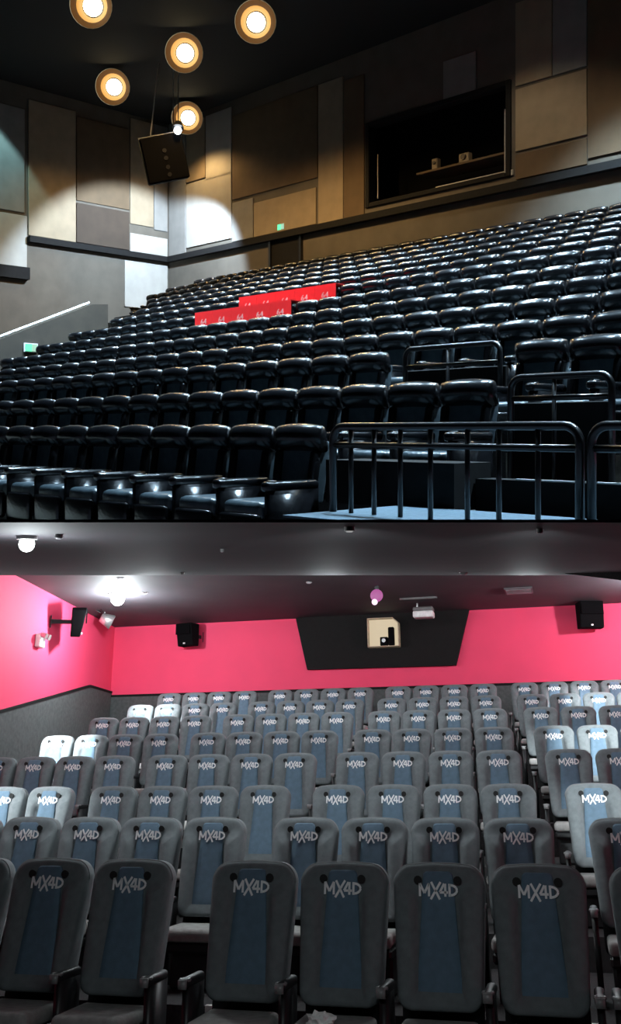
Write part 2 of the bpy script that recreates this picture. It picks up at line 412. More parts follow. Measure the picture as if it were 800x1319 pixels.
def recliner(u, D, z, label, group, left_arm):
    t = thing('recliner_seat', label, 'cinema seat', at(MU, up(u, D, z)), group)
    for k in ('base', 'seat_cushion', 'leg_rest', 'backrest', 'headrest'): obj(k, UM[k], t)
    for s in (0, 1): obj('side_bolster', BOL[s], t)
    for x in ([-0.31] if left_arm else []) + [0.31]:
        a = obj('armrest', UM['armrest'], t, Matrix.Translation((x, 0, 0)))
        obj('cup_holder', UM['cup_holder'], a)
    return t
COVER = []
NCOV = {}
def row_seats(r, u_from, u_to, phase, end):
    """seats whose centres lie between u_from and u_to on the row's grid"""
    n0 = math.ceil((u_from - phase) / SP - 1e-6); n1 = math.floor((u_to - phase) / SP + 1e-6)
    for n in range(n0, n1 + 1):
        u = phase + n * SP; p = up(u, DR[r], ZT[r]); x, y = proj(p)
        if not -38 < x < 925: continue
        cov = (r == 6 and 262 < x < 383) or (r == 7 and 322 < x < 441)
        k = n1 - n if end in ('long railing', 'second row railing', 'gap railing') else n - n0
        if cov:
            NCOV[r] = NCOV.get(r, 0) + 1
            lab, grp = 'black recliner under the %s red cover from the parapet in the %s row' % (ORD[NCOV[r] - 1], ORD[r]), 'red-covered recliners in the %s row' % ORD[r]
        else:
            grp = 'black recliners in the %s row' % ORD[r]
            if end == 'long railing': lab = 'black leather recliner in the front row, %s seat from the long railing' % ORD[k]
            elif end == 'second row railing': lab = 'black leather recliner in the second row, %s seat from its railing' % ORD[k]
            elif end == 'gap railing': lab = 'black leather recliner, third row, %s seat on the parapet side of its railing' % ORD[k]
            elif end == 'far side': lab = 'black leather recliner, third row, %s seat past its railing' % ORD[k]
            elif end == 'parapet': lab = 'black leather recliner, %s row, %s seat from the parapet end' % (ORD[r], ORD[k])
            else: lab = 'black leather recliner in the fourth row, behind the railing of the third'
        recliner(u, DR[r], FL[r], lab, grp, n == n0)
        if cov: COVER.append((u, r))
h = SP / 2
e1 = u_at(424, DR[0]); row_seats(0, -60, e1 - h + 0.01, e1 - h, 'long railing')
e2 = u_at(644, DR[1]); row_seats(1, -60, e2 - h + 0.01, e2 - h, 'second row railing')
e3 = u_at(505, DR[2]); row_seats(2, -60, e3 - h + 0.01, e3 - h, 'gap railing')
e3b = u_at(666, DR[2]); row_seats(2, e3b + h - 0.01, 20, e3b + h, 'far side')
e4 = u_at(588, DR[3]) + h
for r in range(3, 14):
    ph = e4 + (r - 3) * 0.02
    row_seats(r, u_at(LEFTX[r], DR[r]) + h - 0.1, 20, ph, 'parapet' if r > 3 else '')

# ---- red covers over ten headrests
bm = bmesh.new()
cw = SP / 2 - 0.003
for b in ((-cw, cw, -0.20, -0.185, 0.72, 1.125), (-cw, cw, -0.185, 0.16, 1.11, 1.125), (-cw, cw, 0.16, 0.175, 0.80, 1.125)): box(bm, *b)
CM = mesh_from(bm, 'seat_cover', RED)
PRINT = text_mesh('cover_print', '64', 0.17, PINKPRINT, 0.002, 1.3)
for j, (u, r) in enumerate(COVER):
    t = tag(obj('seat_cover', CM, None, at(MU, up(u, DR[r], FL[r]))), '%s red cloth cover from the parapet in the %s row of recliners' % (ORD[j % 5], ORD[r]), 'seat cover', 'red covers in the %s row' % ORD[r])
    obj('print', PRINT, t, Matrix.Translation((0, -0.203, 0.90)))

# ---- railings
def railing(M, length, height, mid, posts, lab, r=0.028, corner=0.10, low=None, open_left=False):
    t = thing('railing', lab, 'railing', M)
    c = corner
    arc = lambda cx, cz, a0, a1: [(cx + c * math.cos(math.radians(a)), 0, cz + c * math.sin(math.radians(a))) for a in range(a0, a1 - 1, -15)]
    bm = bmesh.new()
    tube(bm, [(0, 0, 0)] + arc(c, height - c, 180, 90) + arc(length - c, height - c, 90, 0) + [(length, 0, 0)], r, 10)
    obj('top_rail', mesh_from(bm, 'top_rail', METALBLK, True), t)
    bm = bmesh.new(); tube(bm, [(0, 0, mid), (length, 0, mid)], r * 0.8, 8); obj('middle_rail', mesh_from(bm, 'middle_rail', METALBLK, True), t)
    for p in posts:
        bm = bmesh.new(); tube(bm, [(length * p, 0, 0), (length * p, 0, height - 0.01)], r * 0.62, 8); obj('post', mesh_from(bm, 'post', METALBLK, True), t)
    return t
RD = 4.95
LZ = -0.575                                           # landing in front of the railing
ua, ub = u_at(429, RD), u_at(747, RD)
railing(at(MU, up(ua, RD, LZ)), ub - ua, 0.03 - LZ, -0.10 - LZ, [0.09, 0.20, 0.32, 0.45, 0.60, 0.72, 0.86], 'long black tubular railing in front of the first row landing')
uc = u_at(762, RD)
railing(at(MU, up(uc, RD, LZ)), 0.85, 0.03 - LZ, -0.10 - LZ, [0.25, 0.5, 0.75], 'short black tubular railing beyond the gap after the long railing')
tier(ua - 0.04, uc + 0.87, 4.5, 5.74, LZ - 0.015, LZ, BLUECARP)
# black wheelchair deck behind the long railing, and the next step
tier(e1 + 0.06, u_at(585, 5.75), 5.75, DR[1] - 0.84, LZ - 0.02, -0.24, BULKBLK)
tier(u_at(585, 5.75) + 0.01, u_at(900, 6.0), 6.0, DR[1] - 0.84, LZ - 0.03, -0.36, BULKBLK)
t = trim('trim_4', box_mesh('trim_4', NOSE, 0, 0.9, -0.01, 0.02, 0, 0.012), at(MU, up(u_at(665, 6.0), 6.0, -0.36)))
# railings of the second and third rows' wheelchair places
rb = DR[1] - 0.45; ua, ub = max(u_at(658, rb), e2 + 0.12), u_at(788, rb)
railing(at(MU, up(ua, rb, FL[1])), ub - ua, z_at(720, 484, rb) - FL[1], z_at(720, 512, rb) - FL[1], [0.45], 'black railing beside the end seat of the second row')
rc = DR[2] - 0.12; ua, ub = max(u_at(522, rc), e3 + 0.14), min(u_at(656, rc), e3b - 0.12)
railing(at(MU, up(ua, rc, FL[2])), ub - ua, z_at(590, 445, rc) - FL[2], z_at(590, 469, rc) - FL[2], [0.47], 'black railing across the gap in the third row')
# dark boards behind those railings
for D_, x0, x1, z0, z1, lab in ((rb + 0.10, 658, 788, FL[1], z_at(720, 517, rb), 'black board behind the second row railing'), (rc + 0.10, 522, 656, FL[2], z_at(590, 473, rc), 'black board behind the third row railing')):
    if x0 == 658: ua, ub = max(u_at(x0, D_), e2 + 0.12), u_at(x1, D_)
    else: ua, ub = max(u_at(x0, D_), e3 + 0.14), min(u_at(x1, D_), e3b - 0.12)
    tag(obj('kick_board', box_mesh('kick_board', BULKBLK, 0, ub - ua, 0, 0.03, 0, z1 - z0, 0.008, 1, False), None, at(MU, up(ua, D_, z0))), lab, 'board')
# pale riser seen between the long railing's bars
trim('trim_5', box_mesh('trim_5', CARPETL, 0, 2.4, -0.012, 0, 0, 0.42), at(MU, up(u_at(652, DR[2] - 0.83), DR[2] - 0.822, FL[1] + 0.01)))

# ---- hanging loudspeaker in the corner with a small flood lamp
SD = 33.0
def pix(x, y, d): return CAM + ray(x, y) * d
c = pix(212, 204, SD)
s = SD / F
Ms = at(Matrix.Rotation(math.radians(8), 4, 'Z') @ Matrix.Rotation(math.radians(-13), 4, 'Y') @ Matrix.Rotation(math.radians(12), 4, 'X'), c)
t = thing('hanging_loudspeaker', 'large black loudspeaker hung tilted in the corner under the ceiling', 'loudspeaker', Ms)
obj('cabinet', box_mesh('cabinet', SPKBLK, -27 * s, 27 * s, -0.1, 0.9, -29 * s, 29 * s, 0.04, 1, False), t)
obj('grille', box_mesh('grille', GRILLE, -25 * s, 25 * s, -0.13, -0.10, -27 * s, 27 * s), t)
for k, zz in enumerate((-0.55, -0.3, 0.0, 0.25)):
    bm = bmesh.new(); cyl(bm, (0.05, -0.16, zz), (0.05, -0.13, zz), 0.07); obj('driver', mesh_from(bm, 'driver', mat('driver_grey', (0.006, 0.006, 0.007), 0.4)), t)
bm = bmesh.new()
tp = Ms.inverted() @ Vector((c.x, c.y + 0.3, CAMZ + CEIL)); a0 = Vector((-0.3, 0.4, 29 * s)); a1 = Vector((0.5, 0.4, 29 * s))
tube(bm, [a0, tp + Vector((-0.25, 0, 0))], 0.02, 6); tube(bm, [a1, tp + Vector((0.25, 0, 0))], 0.02, 6); box(bm, -27 * s, 27 * s, 0.3, 0.4, 29 * s, 29 * s + 0.06)
obj('hanger', mesh_from(bm, 'hanger', STEEL), t)
# lamps
def downlight(x, y, zc, rad, lab, grp):
    d = zc * F / (HY - y); p = pix(x, y, d)
    aim = (-V - Z * 0.45 - U * -0.9).normalized()               # cans point down towards the screen end
    M3 = (-aim).to_track_quat('Y', 'Z').to_matrix().to_4x4()
    t = thing('ceiling_downlight', lab, 'ceiling lamp', at(M3, p), grp)
    bm = bmesh.new(); cyl(bm, (0, 0.0, 0), (0, 0.5, 0), rad * 1.75, rad * 1.0, 24, False); cyl(bm, (0, 0.5, 0), (0, 0.52, 0), rad * 1.0, rad * 0.9, 24); obj('housing', mesh_from(bm, 'housing', METALBLK), t)
    bm = bmesh.new(); cyl(bm, (0, 0.02, 0), (0, 0.10, 0), rad * 1.7, rad * 1.28, 28, False); obj('halo_ring', mesh_from(bm, 'halo_ring', WARM_HALO, True), t)  # outer ring of the lamp's bloom, modelled as a glowing cone
    bm = bmesh.new(); cyl(bm, (0, 0.10, 0), (0, 0.24, 0), rad * 1.28, rad * 0.9, 28, False); obj('glow_ring', mesh_from(bm, 'glow_ring', WARM_GLOW, True), t)  # inner ring of the bloom around the bulb
    bm = bmesh.new(); bmesh.ops.create_uvsphere(bm, u_segments=18, v_segments=10, radius=rad * 0.80, matrix=Matrix.Translation((0, 0.2, 0)) @ Matrix.Scale(0.6, 4, (0, 1, 0))); obj('bulb', mesh_from(bm, 'bulb', WARM_HOT, True), t)
    q = M3.inverted() @ Vector((0, 0, CEIL - zc)); a_ = Vector((0, 0.45, 0))
    bm = bmesh.new(); tube(bm, [a_, q + a_ * 0.5], 0.02, 6); obj('hanger', mesh_from(bm, 'hanger', METALBLK), t)
    return p
WARM = (1.0, 0.62, 0.25)
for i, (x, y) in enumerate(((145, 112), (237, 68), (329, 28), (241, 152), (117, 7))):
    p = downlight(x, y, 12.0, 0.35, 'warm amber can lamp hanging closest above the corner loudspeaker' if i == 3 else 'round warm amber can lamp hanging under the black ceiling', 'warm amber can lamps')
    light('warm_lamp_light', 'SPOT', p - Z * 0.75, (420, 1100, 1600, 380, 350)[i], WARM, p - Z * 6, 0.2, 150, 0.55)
COOL = (0.56, 0.80, 1.0)
# flood lamp beside the loudspeaker
pl = pix(229, 168, SD - 0.4)
t = thing('flood_lamp', 'small bright white flood lamp on top of the hanging loudspeaker', 'flood lamp', Matrix.Translation(pl))
bm = bmesh.new(); bmesh.ops.create_uvsphere(bm, u_segments=14, v_segments=8, radius=0.13); obj('bulb', mesh_from(bm, 'bulb', COOL_HOT, True), t)
bm = bmesh.new(); cyl(bm, (0, 0.05, 0.1), (0, 0.12, 0.3), 0.2, 0.12); obj('hood', mesh_from(bm, 'hood', METALBLK), t)
bm = bmesh.new(); tube(bm, [(0, 0.12, 0.3), (0, 0.12, CAMZ + CEIL - pl.z)], 0.02, 6); obj('hanger', mesh_from(bm, 'hanger', STEEL), t)
corner = up(WU, WD, 0)
light('flood_lamp_light', 'SPOT', pl + Vector((0.35, 1.5, -0.1)), 7500, (0.62, 0.80, 1.0), up(WU, WD - 1.9, 4.2), 0.08, 92, 0.3)
# flood lamp off to the left, washing the left wall
D2, z2 = left_at(-8, 80, WU + 1.6)
p2 = up(WU + 1.6, D2, z2)
light('wall_wash_light', 'SPOT', p2, 1200, (0.45, 0.85, 0.92), up(WU, D2 - 0.6, 0.5), 0.1, 85, 0.2)
# added cool downlights, unseen above the picture, to light the seats
for i, (u, D) in enumerate(((-22, 10), (-14, 9.5), (-7, 9), (-22, 15), (-14, 15), (-6, 15), (-1, 10), (-1, 18), (-12, 20.5), (-20, 15.5))):
    p = up(u, D, 12.2)
    t = thing('ceiling_downlight', 'added cool white downlight, out of view, lighting the recliners', 'ceiling lamp', Matrix.Translation(p), 'added cool downlights over the recliners')
    bm = bmesh.new(); cyl(bm, (0, 0, 0.05), (0, 0, CEIL - 12.2), 0.3, 0.25, 16); obj('housing', mesh_from(bm, 'housing', METALBLK), t)  # housing of the added cool downlight
    bm = bmesh.new(); cyl(bm, (0, 0, 0.0), (0, 0, 0.05), 0.26, 0.26, 16); obj('lens', mesh_from(bm, 'lens', ADDED_COOL_LENS), t)
    light('added_downlight_light', 'SPOT', p - Z * 0.05, 17000, COOL, p - Z * 5, 0.25, 90, 0.6)

for i, (u, D) in enumerate(((-15.5, 20.5), (-9, 20.5), (-4, 20))):  # added warm downlights, out of view, brightening the back wall
    p = up(u, D, 12.2)
    t = thing('ceiling_downlight', 'added warm downlight, out of view, lighting the projection window wall', 'ceiling lamp', Matrix.Translation(p), 'added warm downlights before the window wall')
    bm = bmesh.new(); cyl(bm, (0, 0, 0.05), (0, 0, CEIL - 12.2), 0.3, 0.25, 16); obj('housing', mesh_from(bm, 'housing', METALBLK), t)
    bm = bmesh.new(); cyl(bm, (0, 0, 0.0), (0, 0, 0.05), 0.26, 0.26, 16); obj('lens', mesh_from(bm, 'lens', WARM_GLOW), t)  # lens of the added warm downlight
    light('added_downlight_light', 'SPOT', p - Z * 0.05, (700, 1300, 1500)[i], (1.0, 0.80, 0.55), p - Z * 5, 0.25, 130, 0.5)

# ================================================================ LOWER HALL
LTOP = [1111.5, 1053, 1010, 967, 937.5, 913.6, 897, 882]
LDEP = [751.6 * (8.06 + 2.76 * i) * 1e-3 for i in range(8)]
LSH, LSP = 1.28, 0.6
anchors = [pix(583, LTOP[i], LDEP[i]) for i in range(8)]
GROUPS = [      # seat centres in px, by block
    [[-32, 72.5, 178], [327.5, 443.5, 565, 693.5], [846, 984]],
    [[-28, 45, 118.5, 193.5, 275], [397, 481, 571, 667], [803, 905]],
    [[6, 70], [151, 212, 274, 340], [437, 507, 579, 653], [764, 842]],
    [[2, 49, 97.5, 146], [218, 271, 325, 378], [460, 520, 580, 642], [733, 796, 862]],
    [[79, 120, 161, 206], [270, 316, 363, 411], [480, 531, 583, 636], [713, 768, 824, 882]],
    [[136, 174, 212.5, 252.5], [310, 350, 391, 432.5], [495, 539, 585, 631], [696, 744, 793, 843]],
    [[184, 217, 252, 288], [339, 375, 412, 449.5], [505, 545, 584, 626], [683, 728, 770, 815]],
    [[220, 252, 283, 315], [364, 396, 429, 462.5], [513, 549, 585, 622], [676, 713, 752, 790, 830]],
]
def row_u(i, x):
    """distance along row i (from its anchor) of image column x"""
    a = anchors[i] - CAM; k = (x - CX) / F
    return (k * a.y - a.x) / (LU.x - k * LU.y)
FLOORP = [anchors[i] - LW * LSH for i in range(8)]                 # a point of every row's tread
lx = lambda p: (p - CAM).dot(LU)
ly = lambda p: (p - CAM).dot(LV)
lz = lambda p: (p - CAM).dot(LW)
def low(x, y, z): return CAM + LU * x + LV * y + LW * z
rowy = [ly(p) for p in FLOORP]; rowz = [lz(p) for p in FLOORP]
BWY = rowy[7] + 1.15                                              # back wall
bp0 = low(0, BWY, 0)
ctop = hit(148, 808, bp0, LV); cbot = hit(148, 898, bp0, LV)
CZ = lz(ctop)                                                     # far ceiling height
wl0 = hit(20, 741, low(0, 0, CZ), LW)
wdir = (ctop - wl0); wdir -= LW * wdir.dot(LW); wdir.normalize()   # direction of the left wall (towards the back)
wn = LW.cross(wdir).normalized()                                   # its normal
if wn.dot(LU) < 0: wn = -wn
RX = lx(hit(905, 790, bp0, LV))
XL = lx(ctop)
ZF = min(rowz) - 0.3
# stepped floor
for i in range(8):
    y0 = rowy[i] - 1.0 if i else rowy[0] - 1.3
    y1 = rowy[i + 1] - 1.0 if i < 7 else BWY
    xl = XL - (BWY - y0) * 0.26 + 0.05 if i else XL - 4.5
    xl0 = lx(ctop + wdir * ((y1 - BWY) / wdir.dot(LV))) + 0.02
    xl1 = lx(ctop + wdir * ((y0 - BWY) / wdir.dot(LV))) + 0.02
    pts = [low(xl1, y0, rowz[i]), low(RX, y0, rowz[i]), low(RX, y1 - 0.002, rowz[i]), low(xl0, y1 - 0.002, rowz[i])]
    me, M = poly_slab('floor', CARPET, pts, -LW, 0.6)
    struct('floor', me, None, M)
# back wall, left wall, right wall
def lbox(name, m, x0, x1, y0, y1, z0, z1, bev=0.0): 
    return box_mesh(name, m, 0, x1 - x0, 0, y1 - y0, 0, z1 - z0, bev, 1, False), at(ML, low(x0, y0, z0))
me, M = lbox('wall_back', PINK, XL - 0.2, RX + 0.2, BWY, BWY + 0.2, rowz[7] - 0.6, CZ); lwb = struct('wall_back', me, None, M)
zlow = rowz[0] - 0.7
nd, fd = 2.6, 7.5
def bulk(d, y): return [pix(x, y, d) for x in (-700, 1300)]
n0, n1 = bulk(nd, 673.0); f0, f1 = bulk(fd, 741.0)
bn = (n1 - n0).cross(f0 - n0).normalized()
if bn.z < 0: bn = -bn
fc0, fc1 = low(XL - 4, BWY - 7.55, CZ + 0.02), low(RX + 0.2, BWY - 7.55, CZ + 0.02)
ln = (f1 - f0).cross(fc0 - f0).normalized()
def under(p, p0, n): return p + LW * ((p0 - p).dot(n) / LW.dot(n))   # lift or lower p to a plane
def wall_pts(top, d_):
    a_ = top - d_ * (7.5 / d_.dot(LV)); b_ = under(top - d_ * (13.4 / d_.dot(LV)), f0, ln); c_ = under(top - d_ * (18.0 / d_.dot(LV)), n0, bn)
    fl = lambda p: p + LW * (zlow - lz(p))
    return [top, a_, b_, c_, fl(c_), fl(top)]
me, M = poly_slab('wall_left', PINK, wall_pts(ctop, wdir), -wn, 0.2); struct('wall_left', me, None, M)
me, M = poly_slab('wall_right', PINK, wall_pts(low(RX, BWY, CZ), LV), LU, 0.2); struct('wall_right', me, None, M)
# charcoal wainscot on the walls, with a black edge
zb1 = lz(cbot)
me, M = lbox('trim_6', GREYWALL, XL + 0.02, RX, BWY - 0.03, BWY - 0.001, rowz[7], zb1); struct('trim_6', me, None, M)
me, M = lbox('trim_7', BULKBLK, XL + 0.02, RX, BWY - 0.045, BWY - 0.001, zb1, zb1 + 0.05); struct('trim_7', me, None, M)
wp = lambda x, y: hit(x, y, ctop, wn)
A, B, Cc = wp(0, 918), wp(114.5, 885), wp(148, 895)
sdir = (A - B).normalized(); A2 = A + sdir * 9
drop = lambda p: p + LW * (zlow - lz(p))
pts = [A2, B, Cc, drop(Cc), drop(A2)]
me, M = poly_slab('trim_8', GREYWALL, pts, wn, 0.03); struct('trim_8', me, None, M)
for k, (a, b) in enumerate(((A2, B), (B, Cc))):
    me, M = poly_slab('trim_%d' % (9 + k), BULKBLK, [a, b, b + LW * 0.05, a + LW * 0.05], wn, 0.045); struct('trim_%d' % (9 + k), me, None, M)
# ceiling: far part level, then a dropped bulkhead in front
me, M = lbox('ceiling', CEILL, XL - 4, RX + 0.2, BWY - 7.6, BWY + 0.2, CZ, CZ + 0.1); 
struct('ceiling', me, None, M)
me, M = poly_slab('ceiling', CEILL, [n0, n1, f1, f0], bn, 0.008); struct('ceiling', me, None, M)
me, M = poly_slab('ceiling', CEILL, [f0, f1, fc1, fc0], LW, 0.02); struct('ceiling', me, None, M)
# ---- projection bulkhead on the back wall
bq = lambda x, y, off=0.0: hit(x, y, bp0 - LV * off, LV)
pts = [bq(382, 796), bq(605, 784.5), bq(588, 857.5), bq(397, 863)]
me, M = poly_slab('projection_bulkhead', BULKBLK, pts, -LV, 0.10)
bo = obj('projection_board', me, lwb, lwb.matrix_world.inverted() @ M if False else None); bo.matrix_local = lwb.matrix_basis.inverted() @ M
wc = bq(495, 815.5, 0.10)
sc_ = (wc - CAM).y / F
W_, H_ = 20.5 * sc_, 18.5 * sc_
t = struct('window_2', None, None, at(ML, wc))
out = [(-W_, -H_), (W_, -H_), (W_, H_ * 0.62), (W_ * 0.62, H_), (-W_, H_)]
def prism(name, m, pts2, y0, y1):
    bm = bmesh.new(); A_ = [bm.verts.new((p[0], y0, p[1])) for p in pts2]; B_ = [bm.verts.new((p[0], y1, p[1])) for p in pts2]
    bm.faces.new(A_); bm.faces.new(B_[::-1])
    for i in range(len(pts2)): bm.faces.new((A_[i], B_[i], B_[(i + 1) % len(pts2)], A_[(i + 1) % len(pts2)]))
    return mesh_from(bm, name, m)
obj('pane', prism('pane', PORTLIT, out, -0.02, 0.0), t)
for i in range(5):
    p, q = Vector(out[i]), Vector(out[(i + 1) % 5]); dn = Vector((q - p)).normalized(); nn = Vector((-dn.y, dn.x)) * 0.022
    obj('window_frame', prism('window_frame', mat('tan_frame', (0.42, 0.33, 0.22), 0.6), [p, q, q + nn, p + nn], -0.16, 0.0), t)
pj = thing('projector', 'dark projector silhouetted in the lit booth window', 'projector', at(ML, wc + LU * 0.08 - LV * 0.10 - LW * (H_ - 0.025)))
obj('body', box_mesh('body', SPKBLK, -0.16, 0.02, -0.04, 0.06, 0, 0.20, 0.015, 1, False), pj)
obj('lamp_house', box_mesh('lamp_house', SPKBLK, 0.03, 0.17, -0.04, 0.06, 0, 0.42, 0.02, 1, False), pj)
bm = bmesh.new(); cyl(bm, (-0.07, -0.07, 0.12), (-0.07, -0.04, 0.12), 0.045); obj('lens', mesh_from(bm, 'lens', STEEL), pj)
obj('stand', box_mesh('stand', mat('tan_frame', (0.42, 0.33, 0.22)), -0.2, 0.2, -0.03, 0.05, -0.02, 0), pj)
# magenta beacon and white box above the window
pm = hit(486, 768, low(0, 0, CZ - 0.2), LW); t = thing('beacon_lamp', 'small magenta lamp hung from the dark ceiling above the lit window', 'lamp', at(ML, pm))
bm = bmesh.new(); bmesh.ops.create_uvsphere(bm, u_segments=14, v_segments=8, radius=0.13); 
for v in bm.verts: v.co.y *= 0.5; v.co.y -= 0.07
obj('lens', mesh_from(bm, 'lens', MAGENTA, True), t)
bm = bmesh.new(); bmesh.ops.create_uvsphere(bm, u_segments=10, v_segments=6, radius=0.06)
for v in bm.verts: v.co += Vector((-0.03, -0.14, -0.14))
obj('bulb', mesh_from(bm, 'bulb', MAGHOT, True), t)
obj('bracket', box_mesh('bracket', METALBLK, -0.04, 0.04, -0.05, 0.0, -0.05, 0.2), t)
pb = hit(547, 791, low(0, 0, CZ - 0.22), LW); t = thing('white_unit', 'white box with dark top hung above the black board', 'ceiling unit', at(ML, pb))
obj('case', box_mesh('case', WHITEBOX, -0.22, 0.22, -0.30, 0.0, -0.11, 0.03, 0.02, 1, False), t)
obj('top', box_mesh('top', mat('unit_grey', (0.12, 0.12, 0.12), 0.5), -0.22, 0.22, -0.28, 0.0, 0.03, 0.12, 0.02, 1, False), t)
obj('hanger', box_mesh('hanger', STEEL, -0.15, -0.12, -0.16, -0.13, 0.12, 0.22), t)
obj('cross_bar', box_mesh('cross_bar', mat('unit_grey', (0.12, 0.12, 0.12)), -0.4, 0.4, -0.9, -0.86, 0.17, 0.21), t)

# ---- loudspeakers
def speaker(p, M3, wd_, hg, dp, lab, bracket, br_len):
    t = thing('wall_loudspeaker', lab, 'loudspeaker', at(M3, p))
    bm = bmesh.new(); box(bm, -wd_ / 2, wd_ / 2, -dp, 0, -hg / 2, hg / 2, 0.015, 1)
    for v in bm.verts:
        if v.co.z < 0: v.co.y += (0.10 if v.co.y < -dp / 2 else 0)
    obj('cabinet', mesh_from(bm, 'cabinet', SPKBLK), t)
    obj('grille', box_mesh('grille', GRILLE, -wd_ / 2 + 0.02, wd_ / 2 - 0.02, -dp - 0.012, -dp + 0.01, 0.0, hg / 2 - 0.02), t)
    obj('badge', box_mesh('badge', WHITEBOX, -0.03, 0.01, -dp + 0.06, -dp + 0.09, -hg / 2 + 0.04, -hg / 2 + 0.07), t)
    bm = bmesh.new(); box(bm, -0.05, 0.05, -0.02, br_len, -0.04, 0.04); box(bm, -0.1, 0.1, br_len - 0.02, br_len, -0.12, 0.12); obj('bracket', mesh_from(bm, 'bracket', METALBLK), t)
RZ = lambda a: Matrix.Rotation(math.radians(a), 4, 'Z')
RXm = lambda a: Matrix.Rotation(math.radians(a), 4, 'X')
RYm = lambda a: Matrix.Rotation(math.radians(a), 4, 'Y')
speaker(bq(247, 819, 0.28), ML @ RZ(-18), 0.46, 0.52, 0.34, 'black loudspeaker on the pink back wall beside the corner', 0, 0.34)
speaker(bq(757, 794, 0.28), ML @ RZ(18), 0.52, 0.56, 0.34, 'black loudspeaker on the pink back wall past the black board', 0, 0.34)
wq = lambda x, y, off: hit(x, y, ctop + wn * off, wn)
MW = Matrix((-wdir.cross(LW).cross(LW) * -1, -wn, LW)).transposed().to_4x4()
Wx = (-wdir); MW = Matrix((wdir, -wn, LW)).transposed().to_4x4()
speaker(wq(92, 801, 0.40), MW @ RZ(20) @ RYm(-16), 0.42, 0.56, 0.30, 'black loudspeaker tilted on the pink side wall', 0, 0.42)
# white emergency light, spotlight on an arm
t = thing('emergency_light', 'white twin emergency light on the pink side wall', 'emergency light', at(MW, wq(48, 825, 0.003)))
obj('case', box_mesh('case', WHITEBOX, -0.13, 0.13, -0.12, 0, -0.14, 0.12, 0.02, 1, False), t)
for s_ in (-1, 1):
    bm = bmesh.new(); cyl(bm, (s_ * 0.09, -0.12, 0.10), (s_ * 0.09, -0.22, 0.06), 0.05, 0.06); obj('lamp_head', mesh_from(bm, 'lamp_head', STEEL), t)
t = thing('spotlight', 'silver spotlight on a bracket at the top of the pink corner', 'spotlight', at(MW, wq(130, 795, 0.42)))
bm = bmesh.new(); cyl(bm, (0, 0.0, 0.0), (0.12, -0.22, -0.10), 0.10, 0.17, 16); obj('can', mesh_from(bm, 'can', STEEL, True), t)
bm = bmesh.new(); cyl(bm, (0.121, -0.222, -0.101), (0.125, -0.232, -0.106), 0.15, 0.15, 16); obj('lens', mesh_from(bm, 'lens', WHITEBOX), t)
bm = bmesh.new(); tube(bm, [(0, 0.42, 0.16), (-0.1, 0.2, 0.22), (0, 0, 0.1)], 0.022, 6); tube(bm, [(-0.14, -0.1, 0.05), (-0.1, 0, 0.2), (0.14, 0.02, 0.2), (0.2, -0.1, 0.02)], 0.016, 6); obj('yoke', mesh_from(bm, 'yoke', METALBLK), t)

# ---- ceiling fittings
def ceil_pt(x, y):
    if y < 741:
        return hit(x, y, n0, bn), bn
    return hit(x, y, low(0, 0, CZ), LW), LW
def disc_light(x, y, rpx, m, lab, grp=None, ring=True):
    p, n = ceil_pt(x, y); r = rpx * (p - CAM).y / F
    q = n.to_track_quat('Z', 'Y').to_matrix().to_4x4()
    t = thing('ceiling_spot', lab, 'ceiling lamp', at(q, p - n * 0.012), grp)
    bm = bmesh.new(); cyl(bm, (0, 0, 0.0), (0, 0, 0.012), r * 1.35, r * 1.35, 18); obj('rim', mesh_from(bm, 'rim', mat('grey_edge', (0.25, 0.25, 0.25))), t)
    bm = bmesh.new()
    if m is LW_HOT: bmesh.ops.create_uvsphere(bm, u_segments=18, v_segments=10, radius=r, matrix=Matrix.Translation((0, 0, -r * 0.6))); obj('bulb', mesh_from(bm, 'bulb', m, True), t)
    else: cyl(bm, (0, 0, -r * 0.3), (0, 0, 0.0), r * 0.8, r, 18); obj('lens', mesh_from(bm, 'lens', m), t)
    return p, n
LW_HOT = emitter('white_lamp_bulb', (0.93, 1.0, 0.98), 14.0)
FAINT = emitter('faint_lamp', (0.9, 0.9, 0.9), 0.35)
pA, nA = disc_light(35, 690, 10, LW_HOT, 'bright white spot lamp in the dark dropped ceiling')
pB, nB = disc_light(152, 765, 9, LW_HOT, 'bright white spot lamp near the pink corner')
disc_light(450, 678.5, 5, FAINT, 'small unlit white disc lamp in the dark dropped ceiling', 'small ceiling discs')
for x, y, r in ((76, 688, 4), (597, 737, 4), (398, 750, 3), (185, 763, 4), (155, 745, 5), (235, 737, 2), (286, 707, 1.6), (695, 681, 3)):
    disc_light(x, y, r, mat('pale_lens', (0.45, 0.42, 0.45), 0.5), 'small dull ceiling disc set into the dark ceiling', 'small ceiling discs')
p, n = ceil_pt(668, 760); q = ML
t = thing('ceiling_vent', 'pale rectangular vent in the dark ceiling before the pink wall', 'vent', at(ML, p))
obj('frame', box_mesh('frame', mat('vent_grey', (0.10, 0.09, 0.10), 0.6), -0.28, 0.28, -0.3, 0.3, -0.03, 0.0), t)
for k in range(4): obj('slat', box_mesh('slat', mat('vent_grey2', (0.18, 0.17, 0.18), 0.6), -0.25, 0.25, -0.24 + k * 0.13, -0.16 + k * 0.13, -0.045, -0.03), t)

